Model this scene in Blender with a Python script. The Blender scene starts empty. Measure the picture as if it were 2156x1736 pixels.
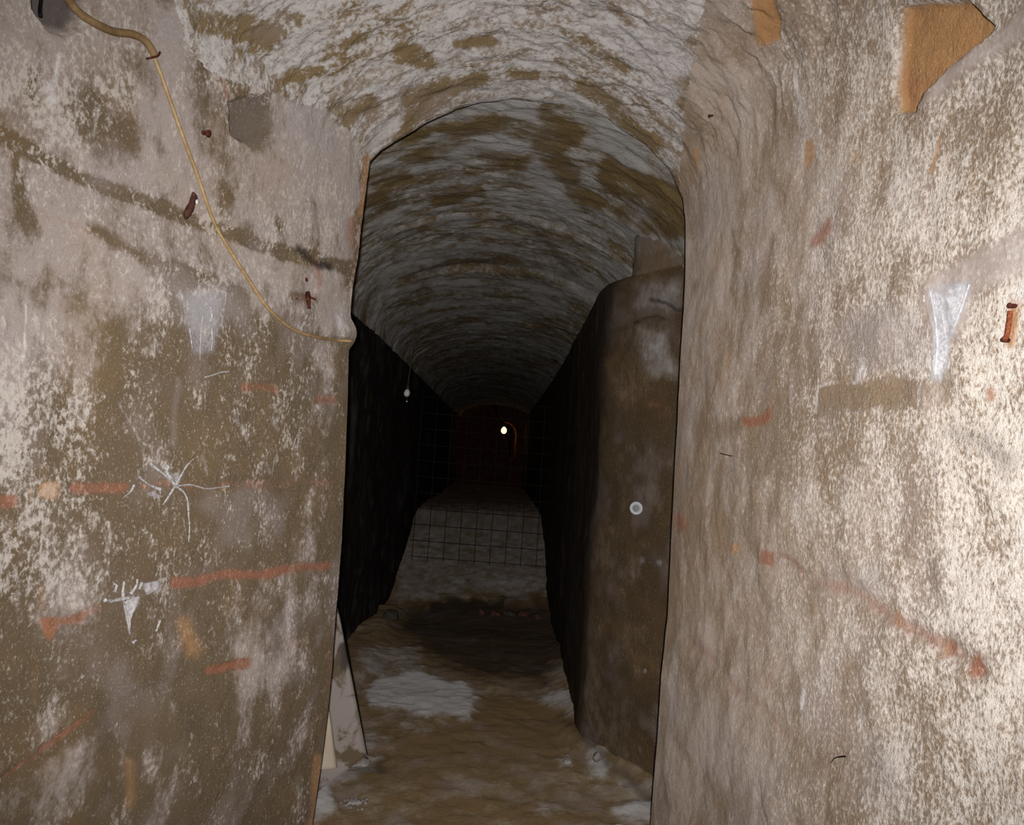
import bpy, math, random
import numpy as np
from mathutils import Matrix

random.seed(7)
RNG = np.random.RandomState(11)
C = bpy.context.scene.collection
W, H, F = 2156.0, 1736.0, 1650.0
CAM = np.array([0.0, 0.0, 1.40])

# ------------------------------------------------------------------ camera frame
v = np.array([(1045 - 1078) / F, (955 - 868) / F, 1.0]); v /= np.linalg.norm(v)
r = math.radians(3.6)
d = np.array([-math.sin(r), math.cos(r), 0.0]); d -= v * d.dot(v); d /= np.linalg.norm(d)
AX, AY, AZ = np.cross(d, v), v, -d            # world axes seen from the camera (x right, y down, z forward)


def ray(px, py):
    c = np.array([(px - W / 2) / F, (py - H / 2) / F, 1.0])
    return np.array([c.dot(AX), c.dot(AY), c.dot(AZ)])


def proj(P):
    """world points (n,3) -> pixel coordinates of the photo frame"""
    q = P - CAM
    cx = q[:, 0] * AX[0] + q[:, 1] * AY[0] + q[:, 2] * AZ[0]
    cy = q[:, 0] * AX[1] + q[:, 1] * AY[1] + q[:, 2] * AZ[1]
    cz = q[:, 0] * AX[2] + q[:, 1] * AY[2] + q[:, 2] * AZ[2]
    ok = cz > 0.05
    z = np.where(ok, cz, 1.0)
    return np.where(ok, W / 2 + F * cx / z, -9e3), np.where(ok, H / 2 + F * cy / z, -9e3)


def at_y(px, py, Y):
    q = ray(px, py); return CAM + q * (Y / q[1])


def at_z(px, py, Z):
    q = ray(px, py); return CAM + q * ((Z - CAM[2]) / q[2])


cam = bpy.data.cameras.new('camera'); co = bpy.data.objects.new('camera', cam); C.objects.link(co)
cam.sensor_fit = 'HORIZONTAL'; cam.sensor_width = 36.0; cam.lens = F / W * 36.0
cam.clip_start = 0.02; cam.clip_end = 100
R_, D_, F_ = (np.array([AX[i], AY[i], AZ[i]]) for i in range(3))
co.matrix_world = Matrix([[R_[0], -D_[0], -F_[0], CAM[0]], [R_[1], -D_[1], -F_[1], CAM[1]],
                          [R_[2], -D_[2], -F_[2], CAM[2]], [0, 0, 0, 1]])
bpy.context.scene.camera = co

# ------------------------------------------------------------------ noise
_T = RNG.rand(64, 64, 64).astype(np.float32)


def vnoise(P, s):
    q = P * s + 100.0
    i = np.floor(q).astype(int); f = q - i; f = f * f * (3 - 2 * f)
    a = i & 63; b = (i + 1) & 63
    x0, y0, z0, x1, y1, z1 = a[:, 0], a[:, 1], a[:, 2], b[:, 0], b[:, 1], b[:, 2]
    fx, fy, fz = f[:, 0], f[:, 1], f[:, 2]
    c00 = _T[x0, y0, z0] * (1 - fx) + _T[x1, y0, z0] * fx
    c10 = _T[x0, y1, z0] * (1 - fx) + _T[x1, y1, z0] * fx
    c01 = _T[x0, y0, z1] * (1 - fx) + _T[x1, y0, z1] * fx
    c11 = _T[x0, y1, z1] * (1 - fx) + _T[x1, y1, z1] * fx
    return (c00 * (1 - fy) + c10 * fy) * (1 - fz) + (c01 * (1 - fy) + c11 * fy) * fz - 0.5


def fbm(P, s, o=4, g=0.5):
    t = np.zeros(len(P)); a = 1.0
    for k in range(o):
        t += a * vnoise(P + 3.7 * k, s); s *= 2.03; a *= g
    return t


# ------------------------------------------------------------------ wear maps
# channels: 0 plaster(+light / -brown), 1 brick red, 2 ochre stone, 3 white bloom, 4 dark, 5 smooth, 6 crust(+/-), 7 grey, 8 depth (m)
NCH = 9


class Wear:
    def __init__(self, P, wob=6.0):
        px, py = proj(P)
        w1 = fbm(P, 9, 4, .6); w2 = fbm(P + 31.3, 9, 4, .6)
        self.px = px + wob * w1 * 1.6; self.py = py + wob * w2 * 1.6
        self.m = np.zeros((len(P), NCH))

    def _add(self, ch, val):
        if ch in (0, 6, 8): self.m[:, ch] += val
        else: self.m[:, ch] = np.maximum(self.m[:, ch], val)

    def _sub(self, pts, m):
        p = np.array(pts, float)
        return np.nonzero((self.px > p[:, 0].min() - m) & (self.px < p[:, 0].max() + m) &
                          (self.py > p[:, 1].min() - m) & (self.py < p[:, 1].max() + m))[0]

    def _seg(self, k, pts, closed):
        x, y = self.px[k], self.py[k]
        D = np.full(len(k), 1e9); n = len(pts)
        for i in range(n if closed else max(1, n - 1)):
            ax, ay = pts[i]; bx, by = pts[(i + 1) % n]
            vx, vy = bx - ax, by - ay; L = vx * vx + vy * vy
            t = np.clip(((x - ax) * vx + (y - ay) * vy) / L, 0, 1) if L > 0 else 0
            D = np.minimum(D, np.hypot(x - ax - t * vx, y - ay - t * vy))
        return D

    def line(self, ch, pts, w, amt=1.0, soft=None):
        soft = max(4, .6 * w) if soft is None else soft
        k = self._sub(pts, w + soft)
        if len(k) == 0: return
        D = self._seg(k, pts, False)
        val = np.zeros(len(self.px)); val[k] = amt * np.clip((w + soft - D) / (2 * soft), 0, 1)
        self._add(ch, val)

    def poly(self, ch, pts, amt=1.0, soft=8):
        k = self._sub(pts, soft)
        if len(k) == 0: return
        x, y = self.px[k], self.py[k]
        ins = np.zeros(len(k), bool); n = len(pts)
        for i in range(n):
            ax, ay = pts[i]; bx, by = pts[(i + 1) % n]
            if ay == by: continue
            c = (ay > y) != (by > y)
            ins ^= c & (x < (bx - ax) * (y - ay) / (by - ay) + ax)
        D = self._seg(k, pts, True)
        val = np.zeros(len(self.px)); val[k] = amt * np.clip((np.where(ins, D, -D) + soft) / (2 * soft), 0, 1)
        self._add(ch, val)

    def ramp(self, ch, axis, a, b, va, vb):
        q = self.px if axis == 0 else self.py
        self.m[:, ch] += va + (vb - va) * np.clip((q - a) / (b - a), 0, 1)


def wear_left(w):
    L, P = w.line, w.poly
    w.ramp(0, 1, 480, 900, .05, -.22); w.ramp(6, 1, 700, 1300, 0, -.06)
    P(0, [(-300, 640), (120, 640), (235, 760), (235, 1280), (120, 1330), (-300, 1400)], .20, 40)
    P(6, [(-400, 150), (150, 130), (330, 60), (330, 160), (200, 330), (90, 330), (-400, 300)], .10, 40)
    P(6, [(-300, 780), (215, 780), (225, 1250), (-300, 1300)], .18, 40)
    # smooth plaster repairs
    for p in ([(300, 190), (420, 210), (415, 330), (380, 420), (290, 370)], [(575, 180), (700, 230), (745, 330), (742, 440), (600, 420), (520, 330), (570, 290)],
              [(330, 30), (392, 20), (400, 120), (360, 200), (318, 160)], [(100, 430), (270, 480), (320, 560), (255, 680), (120, 690), (60, 560)],
              [(520, 525), (620, 545), (690, 620), (690, 690), (620, 690), (530, 640)], [(0, 480), (60, 540), (90, 690), (0, 700)]):
        P(0, p, .13, 22); P(5, p, .25, 22)
    P(7, [(575, 180), (700, 230), (745, 330), (600, 330)], .5, 25); P(7, [(330, 30), (392, 20), (400, 120), (330, 160)], .7, 20)
    P(7, [(300, 200), (380, 220), (300, 420)], .4, 20)
    # seams of the old courses
    L(0, [(-60, 265), (0, 283), (90, 335), (200, 388), (330, 430), (450, 480), (540, 515), (640, 540), (730, 562)], 12, -.62, 9)
    L(8, [(-60, 265), (0, 283), (90, 335), (200, 388), (330, 430), (450, 480), (540, 515), (640, 540), (730, 562)], 8, -.006, 8)
    L(0, [(190, 480), (260, 522), (330, 545), (400, 572), (505, 625)], 12, -.34, 10)
    L(1, [(30, 420), (200, 495), (260, 520)], 9, .28, 8)
    L(0, [(440, 655), (600, 700), (735, 718)], 8, -.2, 10)
    # bare brown ground
    P(0, [(130, 170), (270, 160), (292, 330), (215, 340), (130, 260)], -.2, 22)
    P(0, [(55, 140), (82, 140), (84, 230), (58, 230)], -.35, 7)
    P(0, [(28, 320), (45, 470), (92, 500), (60, 395)], -.3, 10); L(0, [(30, 330), (34, 440), (60, 495)], 8, -.2, 6)
    P(0, [(310, 560), (480, 600), (520, 680), (490, 760), (610, 800), (600, 1000), (420, 1000), (235, 830), (380, 720)], -.20, 20)
    P(0, [(490, 690), (600, 720), (590, 790), (500, 780)], -.2, 18); P(0, [(450, 860), (590, 860), (580, 990), (450, 990)], -.15, 22)
    L(0, [(215, 810), (212, 980)], 7, -.25, 8)
    P(0, [(300, 1400), (480, 1400), (450, 1600), (330, 1560)], -.14, 30)
    for a in ((195, 215, 14), (330, 290, 10), (470, 390, 12), (640, 400, 14), (520, 480, 16), (585, 460, 10), (470, 430, 14), (560, 605, 8), (610, 720, 10)):
        L(0, [(a[0], a[1]), (a[0] + 8, a[1] + 26)], a[2], -.3, 8)
    bl = [(380, 20), (400, 105), (445, 155), (560, 192), (640, 224), (700, 244), (776, 332)]
    L(6, bl, 26, .16, 26); L(0, bl, 20, .12, 20); L(0, [(690, 235), (720, 262), (740, 250)], 9, -.45, 8); L(0, [(590, 205), (640, 215)], 6, -.3, 6)
    # stone bared where the plaster fell off
    hole = [(486, 214), (530, 206), (573, 198), (572, 262), (566, 290), (548, 322), (522, 298), (493, 284), (490, 240)]
    P(8, hole, -.034, 6); P(7, hole, .45, 5); P(0, hole, -.5, 6); P(5, hole, .6, 6); P(4, hole, .42, 6)
    P(4, [(492, 238), (550, 228), (565, 300), (545, 318), (495, 285)], .45, 8)
    L(0, [(566, 200), (562, 240), (570, 262)], 6, -.5, 4)
    L(1, [(470, 152), (476, 185), (485, 205)], 6, .5, 6); L(4, [(425, 168), (432, 190), (424, 215), (432, 250)], 5, .35, 5); L(1, [(425, 168), (432, 190), (424, 215)], 4, .35, 5)
    P(8, [(78, -40), (190, -40), (178, 60), (150, 78), (110, 62), (76, 20)], -.03, 9)
    P(4, [(78, -40), (190, -40), (178, 40), (160, 68), (110, 58), (76, 20)], .75, 10); P(7, [(78, -40), (190, -40), (170, 40), (110, 58), (76, 20)], .6, 10)
    # brick course remains
    for a, b, w0, s in (((160, 1028), (262, 1030), 13, .75), ((300, 1026), (690, 1015), 10, .38), ((372, 1228), (425, 1222), 12, .8), ((430, 1216), (556, 1206), 11, .75),
                        ((566, 1202), (606, 1197), 10, 1.0), ((618, 1196), (690, 1188), 10, .7), ((122, 1310), (172, 1298), 10, .75), ((175, 1295), (225, 1275), 10, .4),
                        ((440, 1411), (520, 1402), 10, 1.0), ((92, 1575), (200, 1502), 9, .75), ((20, 1630), (92, 1578), 8, .55), ((-10, 1052), (22, 1052), 17, .85),
                        ((512, 815), (580, 820), 10, .55), ((675, 842), (702, 842), 10, .6), ((690, 840), (720, 838), 6, .3), ((350, 790), (470, 795), 8, .25)):
        L(1, [a, b], w0, s, 6); L(8, [a, b], w0, -.004, 5)
    P(2, [(84, 1300), (125, 1296), (118, 1330), (105, 1352), (92, 1335)], .6, 6); P(1, [(84, 1300), (125, 1296), (118, 1330), (105, 1352), (92, 1335)], .7, 6)
    L(1, [(88, 450), (95, 462)], 9, .4, 7); L(1, [(0, 425), (12, 445)], 9, .4, 7)
    P(2, [(82, 1018), (124, 1012), (124, 1045), (100, 1055), (82, 1045)], .75, 5); P(3, [(82, 1018), (124, 1012), (124, 1045), (100, 1055), (82, 1045)], .4, 5)
    L(2, [(66, 1030), (66, 1045)], 8, .4, 6); L(2, [(88, 985), (95, 1005)], 12, .35, 10)
    L(2, [(388, 1310), (405, 1370)], 20, .55, 16); L(2, [(270, 1610), (275, 1690)], 18, .45, 14); L(2, [(85, 1240), (90, 1280)], 14, .35, 12); L(2, [(75, 1380), (75, 1480)], 10, .3, 10)
    L(2, [(615, 1360), (640, 1350)], 10, .3, 8)
    # ledge low on the wall
    lp = [(-40, 1665), (0, 1645), (100, 1595), (205, 1512), (300, 1455), (420, 1425), (520, 1395)]
    L(8, lp, 9, -.008, 8); L(0, lp, 6, -.3, 6)
    P(5, [(-40, 1680), (205, 1530), (400, 1450), (400, 1740), (-40, 1800)], .5, 18); P(0, [(-40, 1680), (205, 1530), (330, 1480), (200, 1740), (-40, 1800)], .12, 18)
    for p in ([(185, 1450), (250, 1430), (255, 1680), (190, 1720)], [(355, 1460), (450, 1460), (440, 1560), (360, 1560)]):
        P(4, p, .35, 24)
    for a in ((330, 720), (310, 905), (250, 1340), (600, 1500)): L(4, [a, (a[0] + 14, a[1] + 40)], 10, .3, 12)
    # blooms and drips
    L(3, [(208, 222), (196, 290)], 6, .5, 6); L(3, [(126, 118), (112, 165)], 7, .5, 6); L(3, [(105, 170), (108, 215)], 9, .45, 8)
    L(3, [(52, 640), (47, 740), (50, 768)], 2.5, .8, 3); L(2, [(56, 640), (50, 740)], 6, .35, 6)
    L(3, [(250, 845), (290, 920), (300, 970)], 3, .4, 4)
    for a in ((490, 870), (510, 895), (455, 850), (430, 960), (560, 970), (575, 880)): L(3, [a, (a[0] + 6, a[1] + 24)], 7, .35, 8)
    P(3, [(370, 610), (470, 600), (470, 680), (440, 745), (400, 700), (380, 680)], .42, 18); P(7, [(365, 600), (500, 600), (520, 660), (430, 700)], .8, 20)
    L(7, [(375, 800), (362, 940)], 5, .6, 6)
    # spike rust and the dark knot at the corner
    L(4, [(636, 595), (640, 650)], 5, .5, 6); L(1, [(622, 628), (662, 630)], 7, .5, 8); L(0, [(610, 630), (660, 628), (640, 690)], 9, -.4, 8)
    L(4, [(630, 520), (648, 545), (668, 560), (700, 562)], 9, .8, 8); L(1, [(660, 545), (672, 600)], 7, .5, 7)
    L(4, [(685, 558), (702, 566)], 7, .9, 6); L(8, [(685, 558), (702, 566)], 8, -.015, 6)
    P(7, [(690, 650), (735, 640), (735, 700), (700, 710)], .8, 12); L(3, [(714, 670), (722, 700)], 9, .55, 9)
    L(8, [(738, 690), (742, 708)], 16, .012, 10)
    # brown edge of the corner
    for p, a in (([(776, 335), (771, 400), (764, 450)], .55), ([(764, 450), (757, 540), (748, 600)], .28)):
        L(2, p, 13, a, 7); L(0, p, 13, -.4, 7)
    L(1, [(745, 465), (738, 520)], 12, .5, 8)
    L(0, [(715, 730), (725, 1000), (705, 1260), (692, 1500), (660, 1740)], 26, -.16, 20)
    L(2, [(670, 1600), (655, 1740)], 12, .6, 9); L(1, [(694, 1330), (680, 1560)], 9, .3, 8)


def wear_right(w):
    L, P = w.line, w.poly
    w.ramp(6, 0, 1480, 1900, -.26, .06); w.ramp(5, 0, 1480, 1760, .55, .0); w.ramp(0, 0, 1450, 1900, .06, .02)
    w.ramp(0, 1, 1000, 1600, 0, -.05)
    P(6, [(2000, 380), (2156, 300), (2400, 300), (2400, 1736), (2060, 1736), (1980, 1300), (2080, 1000)], .10, 60)
    # bared ochre stones
    for p, dz in (([(1572, -60), (1622, -60), (1630, 10), (1645, 40), (1641, 88), (1612, 102), (1590, 92), (1580, 40)], -.014),
                  ([(1895, 16), (1962, 6), (2042, 10), (2090, 56), (2062, 86), (1992, 140), (1942, 192), (1926, 232), (1888, 238), (1880, 190), (1887, 110)], -.022)):
        P(8, p, dz, 6); P(2, p, .93, 5)
    P(1, [(1884, 150), (1990, 130), (1930, 232), (1888, 238)], .35, 20)
    L(4, [(1935, 110), (1960, 95)], 10, .25, 10); L(4, [(1905, 198), (1915, 205)], 10, .3, 8)
    P(2, [(1692, 300), (1712, 292), (1716, 335), (1700, 362), (1690, 350)], .65, 6); P(2, [(1780, 320), (1815, 312), (1822, 345), (1790, 355)], .4, 9)
    P(2, [(1455, 312), (1472, 310), (1474, 352), (1460, 350)], .65, 7); L(2, [(1535, 740), (1532, 770)], 10, .4, 9); L(2, [(1520, 790), (1518, 830)], 9, .35, 9); L(2, [(1545, 610), (1560, 640)], 18, .2, 14)
    # brick remains
    P(1, [(1708, 500), (1750, 445), (1756, 480), (1732, 516), (1704, 518)], .62, 7)
    P(1, [(1560, 878), (1608, 874), (1622, 850), (1629, 884), (1606, 896), (1566, 894)], .85, 5)
    P(1, [(1598, 1158), (1630, 1156), (1630, 1192), (1600, 1188)], .8, 6); L(1, [(1432, 1092), (1440, 1112)], 12, .6, 8); L(1, [(1500, 1130), (1540, 1150)], 10, .35, 9)
    P(2, [(1536, 1146), (1562, 1142), (1560, 1170), (1542, 1168)], .7, 6); P(3, [(1536, 1146), (1562, 1142), (1560, 1170), (1542, 1168)], .25, 6)
    L(1, [(1645, 1165), (1690, 1198)], 8, .5, 7); L(4, [(1645, 1168), (1690, 1196), (1780, 1218), (1840, 1235)], 7, .35, 7)
    for p, s in (([(1720, 1228), (1790, 1240), (1862, 1285)], .55), ([(1872, 1300), (1930, 1325), (1985, 1358)], .6), ([(1990, 1352), (2030, 1385), (2062, 1415)], .6)):
        L(1, p, 17, s * .8, 11); L(8, p, 17, -.004, 10); L(6, p, 20, -.10, 10); L(2, p, 10, .22, 10)
    P(1, [(2042, 1382), (2068, 1370), (2076, 1420), (2050, 1432), (2030, 1415)], .95, 8); P(1, [(1988, 1350), (2012, 1348), (2010, 1382), (1990, 1386)], .8, 7)
    L(2, [(1888, 1285), (1885, 1315)], 7, .6, 5); L(2, [(1990, 1350), (1984, 1385)], 6, .6, 5)
    P(2, [(2075, 820), (2092, 818), (2092, 846), (2078, 848)], .6, 5); P(1, [(2070, 818), (2092, 816), (2092, 848), (2076, 850)], .45, 6)
    L(2, [(1982, 296), (1972, 330), (1962, 365)], 5, .8, 4); L(3, [(1982, 296), (1972, 330), (1962, 365)], 4, .5, 4); L(1, [(1995, 320), (2005, 350)], 14, .3, 10)
    lp = [(1455, 1350), (1500, 1390), (1552, 1452), (1630, 1520), (1665, 1560)]
    L(1, lp, 9, .42, 10); L(8, lp, 9, -.005, 9); L(1, [(1575, 1500), (1600, 1560)], 8, .2, 10); P(1, [(1590, 1420), (1640, 1400), (1640, 1450), (1600, 1455)], .25, 14)
    L(0, [(1430, 1560), (1500, 1660), (1550, 1736)], 8, -.16, 10)
    for a in ((1500, 660), (1610, 830), (1700, 700), (1850, 560), (2110, 390)): L(1, [a, (a[0] + 14, a[1] + 12)], 14, .22, 12)
    # brown course band with pale joints
    P(0, [(1720, 825), (1800, 803), (1936, 800), (1936, 855), (1770, 862), (1720, 870)], -.4, 7); P(6, [(1720, 825), (1800, 803), (2000, 800), (2000, 855), (1770, 862), (1720, 870)], -.25, 9)
    L(0, [(1480, 905), (1560, 890), (1720, 868)], 16, -.2, 12)
    for p in ([(1722, 815), (1716, 868)], [(1937, 806), (1934, 858)], [(1722, 818), (1775, 803)]): L(3, p, 2.5, .75, 3)
    L(3, [(1760, 868), (1830, 860), (1900, 858)], 5, .35, 5)
    # smooth grey plaster
    rp = [(2200, -30), (2110, 62), (1995, 148), (1932, 228), (1960, 215), (2050, 145), (2200, 60)]
    P(5, rp, 1, 8); P(7, rp, .9, 10); P(8, rp, .006, 10); P(6, rp, -.2, 10); P(3, rp, .2, 10)
    rp = [(2200, 455), (2060, 520), (1960, 585), (1935, 630), (1960, 720), (2020, 720), (2060, 620), (2200, 560)]
    P(5, rp, .9, 12); P(7, rp, 1, 12); P(6, rp, -.25, 14); P(3, rp, .18, 14)
    P(7, [(1760, 700), (1800, 660), (1900, 640), (1960, 680), (1950, 770), (1800, 790)], .8, 25); P(6, [(1800, 680), (1900, 650), (1950, 740), (1830, 780)], -.15, 25)
    P(7, [(1800, 1560), (1920, 1560), (1900, 1700), (1800, 1680)], .6, 40); P(7, [(1720, 1220), (1850, 1180), (1900, 1240), (1820, 1260)], .6, 25)
    P(4, [(1960, 900), (2060, 890), (2156, 960), (2120, 1010), (2060, 960)], .4, 25); P(4, [(1880, 890), (1960, 890), (1940, 960), (1890, 950)], .28, 22)
    P(4, [(1760, 880), (1800, 880), (1800, 1050), (1750, 1060)], .25, 24)
    L(8, [(1830, 760), (1900, 800), (1960, 790)], 12, -.004, 10)
    # drips and streaks
    L(3, [(1672, 148), (1682, 200), (1682, 262)], 4, .6, 5); L(3, [(1728, 280), (1730, 400)], 4, .55, 4); L(3, [(1610, 190), (1620, 260)], 5, .3, 7); L(3, [(1540, 230), (1590, 150)], 8, .25, 8)
    L(3, [(1800, 805), (1820, 770)], 4, .8, 4); P(3, [(1800, 740), (1840, 740), (1840, 790), (1800, 800)], .3, 12)
    L(3, [(1690, 1450), (1685, 1490)], 3.5, .95, 3); L(3, [(1670, 1445), (1690, 1452)], 2, .4, 3); L(3, [(1850, 300), (1830, 340)], 8, .3, 9)
    L(3, [(1708, 1010), (1700, 1060)], 3, .5, 4); L(3, [(1508, 930), (1505, 980)], 6, .35, 6); L(3, [(1425, 1360), (1412, 1480)], 8, .35, 9); L(3, [(1555, 1235), (1545, 1260)], 7, .4, 7)
    L(3, [(1925, 790), (1960, 800)], 10, .25, 12)
    for k in range(26):
        x = 1460 + RNG.rand() * 300; y = 150 + RNG.rand() * 1450
        L(3 if k % 2 else 0, [(x, y), (x - 5, y + 60 + 90 * RNG.rand())], 4 + 5 * RNG.rand(), .25 if k % 2 else -.2, 8)
    # rust halo of the staple
    L(2, [(2140, 640), (2128, 720)], 13, .75, 10); L(1, [(2140, 650), (2128, 715)], 6, .4, 7); L(3, [(2150, 600), (2140, 640)], 9, .5, 8)
    # silt brown at the corner
    L(0, [(1446, 430), (1440, 760), (1420, 1180), (1375, 1736)], 30, -.08, 26)


def wear_vault(w):
    L, P = w.line, w.poly
    w.ramp(6, 1, 0, 420, .14, .0); w.ramp(0, 1, 0, 330, .10, -.02)
    for p, ww in (([(962, 88), (1035, 78)], 11), ([(1075, 150), (1130, 160)], 8), ([(845, 112), (900, 128)], 20), ([(860, 205), (930, 180), (1010, 168)], 15), ([(855, 255), (900, 215), (940, 195)], 17),
                  ([(1190, 70), (1250, 95), (1315, 140)], 11), ([(1225, 178), (1290, 218)], 13), ([(1290, 240), (1380, 300)], 14), ([(608, 160), (668, 152)], 11),
                  ([(705, 232), (770, 215)], 19), ([(430, 50), (560, 62)], 24), ([(540, 100), (600, 65)], 15), ([(690, 330), (745, 250)], 8), ([(620, 300), (690, 250)], 6),
                  ([(1448, 92), (1465, 100)], 13), ([(1432, 168), (1450, 176)], 13), ([(1430, 214), (1434, 220)], 6), ([(1290, 20), (1330, 60)], 9), ([(1120, 20), (1180, 16)], 9), ([(600, 30), (640, 45)], 12), ([(730, 90), (760, 80)], 12)):
        L(0, p, ww, -.42, 8); L(6, p, ww, -.25, 8)
    for p in ([(520, 150), (560, 120), (640, 150), (690, 130), (800, 70)], [(880, 215), (960, 190), (1040, 195)], [(1150, 190), (1230, 225), (1330, 300)], [(640, 120), (720, 100)], [(1300, 60), (1350, 110), (1400, 170)]):
        L(4, p, 3.5, .4, 5); L(8, p, 5, -.007, 5)
    P(0, [(770, 330), (790, 270), (850, 235), (840, 280)], .25, 8); P(5, [(770, 330), (790, 270), (850, 235), (840, 280)], .8, 8)
    P(3, [(1060, 60), (1180, 60), (1200, 140), (1060, 140)], .12, 40)
    P(0, [(1330, 0), (1480, 0), (1440, 200), (1400, 250)], .2, 40)


def wear_inner_vault(w):
    L, P = w.line, w.poly
    w.ramp(0, 1, 200, 520, .02, -.10); w.m[:, 6] -= .04
    for p, ww in (([(950, 270), (1060, 265), (1180, 300)], 20), ([(1150, 240), (1210, 285)], 18), ([(1140, 310), (1195, 365)], 24), ([(870, 335), (960, 300), (1060, 330), (1110, 335)], 14),
                  ([(785, 378), (850, 368)], 15), ([(1290, 360), (1360, 400), (1425, 430)], 34), ([(1320, 455), (1420, 475)], 26), ([(860, 290), (930, 262)], 12), ([(1200, 405), (1260, 425)], 10), ([(760, 430), (810, 425)], 9),
                  ([(920, 420), (1010, 400)], 10)):
        L(0, p, ww, -.42, 9); L(6, p, ww, -.3, 9)
    for p in ([(800, 500), (890, 478), (1017, 458), (1100, 472), (1163, 522), (1205, 576)], [(860, 590), (960, 550), (1060, 550), (1150, 600)]):
        L(4, p, 9, .5, 8); L(8, p, 9, -.004, 7)
    for p in ([(1280, 270), (1330, 330)], [(1130, 355), (1190, 420)], [(1000, 222), (1060, 218), (1100, 232)], [(1310, 480), (1350, 450)], [(930, 305), (1080, 290), (1150, 300)]):
        L(0, p, 22, .3, 16); L(7, p, 22, .3, 16)


def wear_pier(w):
    L, P = w.line, w.poly
    w.m[:, 0] -= .20; w.m[:, 6] -= .2; w.m[:, 5] += .4
    P(0, [(1352, 690), (1410, 690), (1425, 790), (1370, 800), (1345, 740)], .45, 10); P(3, [(1352, 690), (1410, 690), (1425, 790), (1370, 800), (1345, 740)], .42, 12)
    P(0, [(1336, 600), (1440, 585), (1440, 640), (1340, 650)], .38, 12); P(3, [(1336, 600), (1440, 585), (1440, 650), (1340, 660)], .32, 12); P(7, [(1336, 600), (1440, 585), (1440, 650), (1340, 660)], .6, 12)
    L(4, [(1365, 632), (1402, 638), (1440, 655)], 4, .85, 4); L(4, [(1340, 680), (1360, 668), (1400, 664)], 4, .7, 4); L(8, [(1365, 632), (1402, 638), (1440, 655)], 5, -.01, 4)
    P(1, [(1320, 800), (1420, 830), (1420, 880), (1310, 880)], .22, 30); L(2, [(1312, 700), (1325, 860)], 9, .25, 10); L(2, [(1290, 1240), (1400, 1290)], 30, .25, 26)
    L(3, [(1352, 1178), (1354, 1184)], 6, .5, 5); L(3, [(1388, 1182), (1390, 1188)], 5, .5, 5); L(3, [(1357, 1416), (1357, 1417)], 3, 1, 2)
    P(3, [(1310, 1600), (1370, 1560), (1370, 1620), (1340, 1610)], .28, 18)
    L(2, [(1340, 1380), (1390, 1420)], 30, .3, 26)


def wear_floor(w):
    L, P = w.line, w.poly
    w.m[:, 0] -= .22; w.m[:, 6] -= .3
    # lime spilled on the ground
    for p, a in (([(770, 1432), (880, 1412), (985, 1442), (1002, 1480), (985, 1508), (905, 1512), (850, 1500), (775, 1490)], .60), ([(740, 1360), (880, 1350), (900, 1430), (750, 1430)], .30), ([(840, 1500), (960, 1510), (900, 1540), (830, 1530)], .18),
                 ([(1150, 1450), (1240, 1440), (1255, 1500), (1290, 1560), (1270, 1590), (1210, 1500), (1140, 1480)], .42), ([(1145, 1405), (1210, 1385), (1215, 1425), (1150, 1430)], .32),
                 ([(1235, 1570), (1262, 1570), (1285, 1620), (1270, 1650), (1240, 1640)], .5), ([(1180, 1595), (1210, 1590), (1210, 1625), (1180, 1625)], .38), ([(1290, 1640), (1380, 1640), (1380, 1670), (1300, 1670)], .3),
                 ([(1290, 1700), (1380, 1680), (1380, 1736), (1300, 1740)], .55), ([(690, 1570), (790, 1590), (800, 1620), (690, 1680)], .35), ([(655, 1640), (700, 1610), (710, 1700), (650, 1740)], .6),
                 ([(740, 1540), (830, 1540), (830, 1580), (750, 1580)], .25), ([(1120, 1700), (1180, 1690), (1200, 1736), (1100, 1740)], .2)):
        P(3, p, min(.8, a * 1.35), 12)
    for p in ([(1195, 1510), (1260, 1590), (1270, 1600)], [(1290, 1610), (1340, 1650), (1370, 1690)], [(690, 1600), (760, 1625), (800, 1612)]):
        L(4, p, 16, .55, 14)
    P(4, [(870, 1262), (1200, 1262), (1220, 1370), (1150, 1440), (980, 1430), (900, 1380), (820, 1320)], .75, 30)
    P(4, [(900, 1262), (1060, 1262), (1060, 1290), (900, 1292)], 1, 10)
    P(1, [(1020, 1262), (1180, 1262), (1180, 1300), (1030, 1310)], .25, 16)
    P(3, [(820, 1250), (880, 1250), (870, 1300), (820, 1310)], .25, 16); P(3, [(860, 1060), (1190, 1060), (1180, 1256), (830, 1256)], .42, 10)
    P(3, [(1020, 1195), (1080, 1195), (1085, 1240), (1030, 1245)], .55, 18)
    L(0, [(860, 1560), (1100, 1560)], 60, -.1, 50)
    L(7, [(700, 1500), (790, 1560)], 20, .6, 20)


# ------------------------------------------------------------------ materials
def s2l(c):
    f = lambda u: u / 12.92 if u <= .04045 else ((u + .055) / 1.055) ** 2.4
    return tuple(f(x / 255.0) for x in c) + (1.0,)


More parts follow.
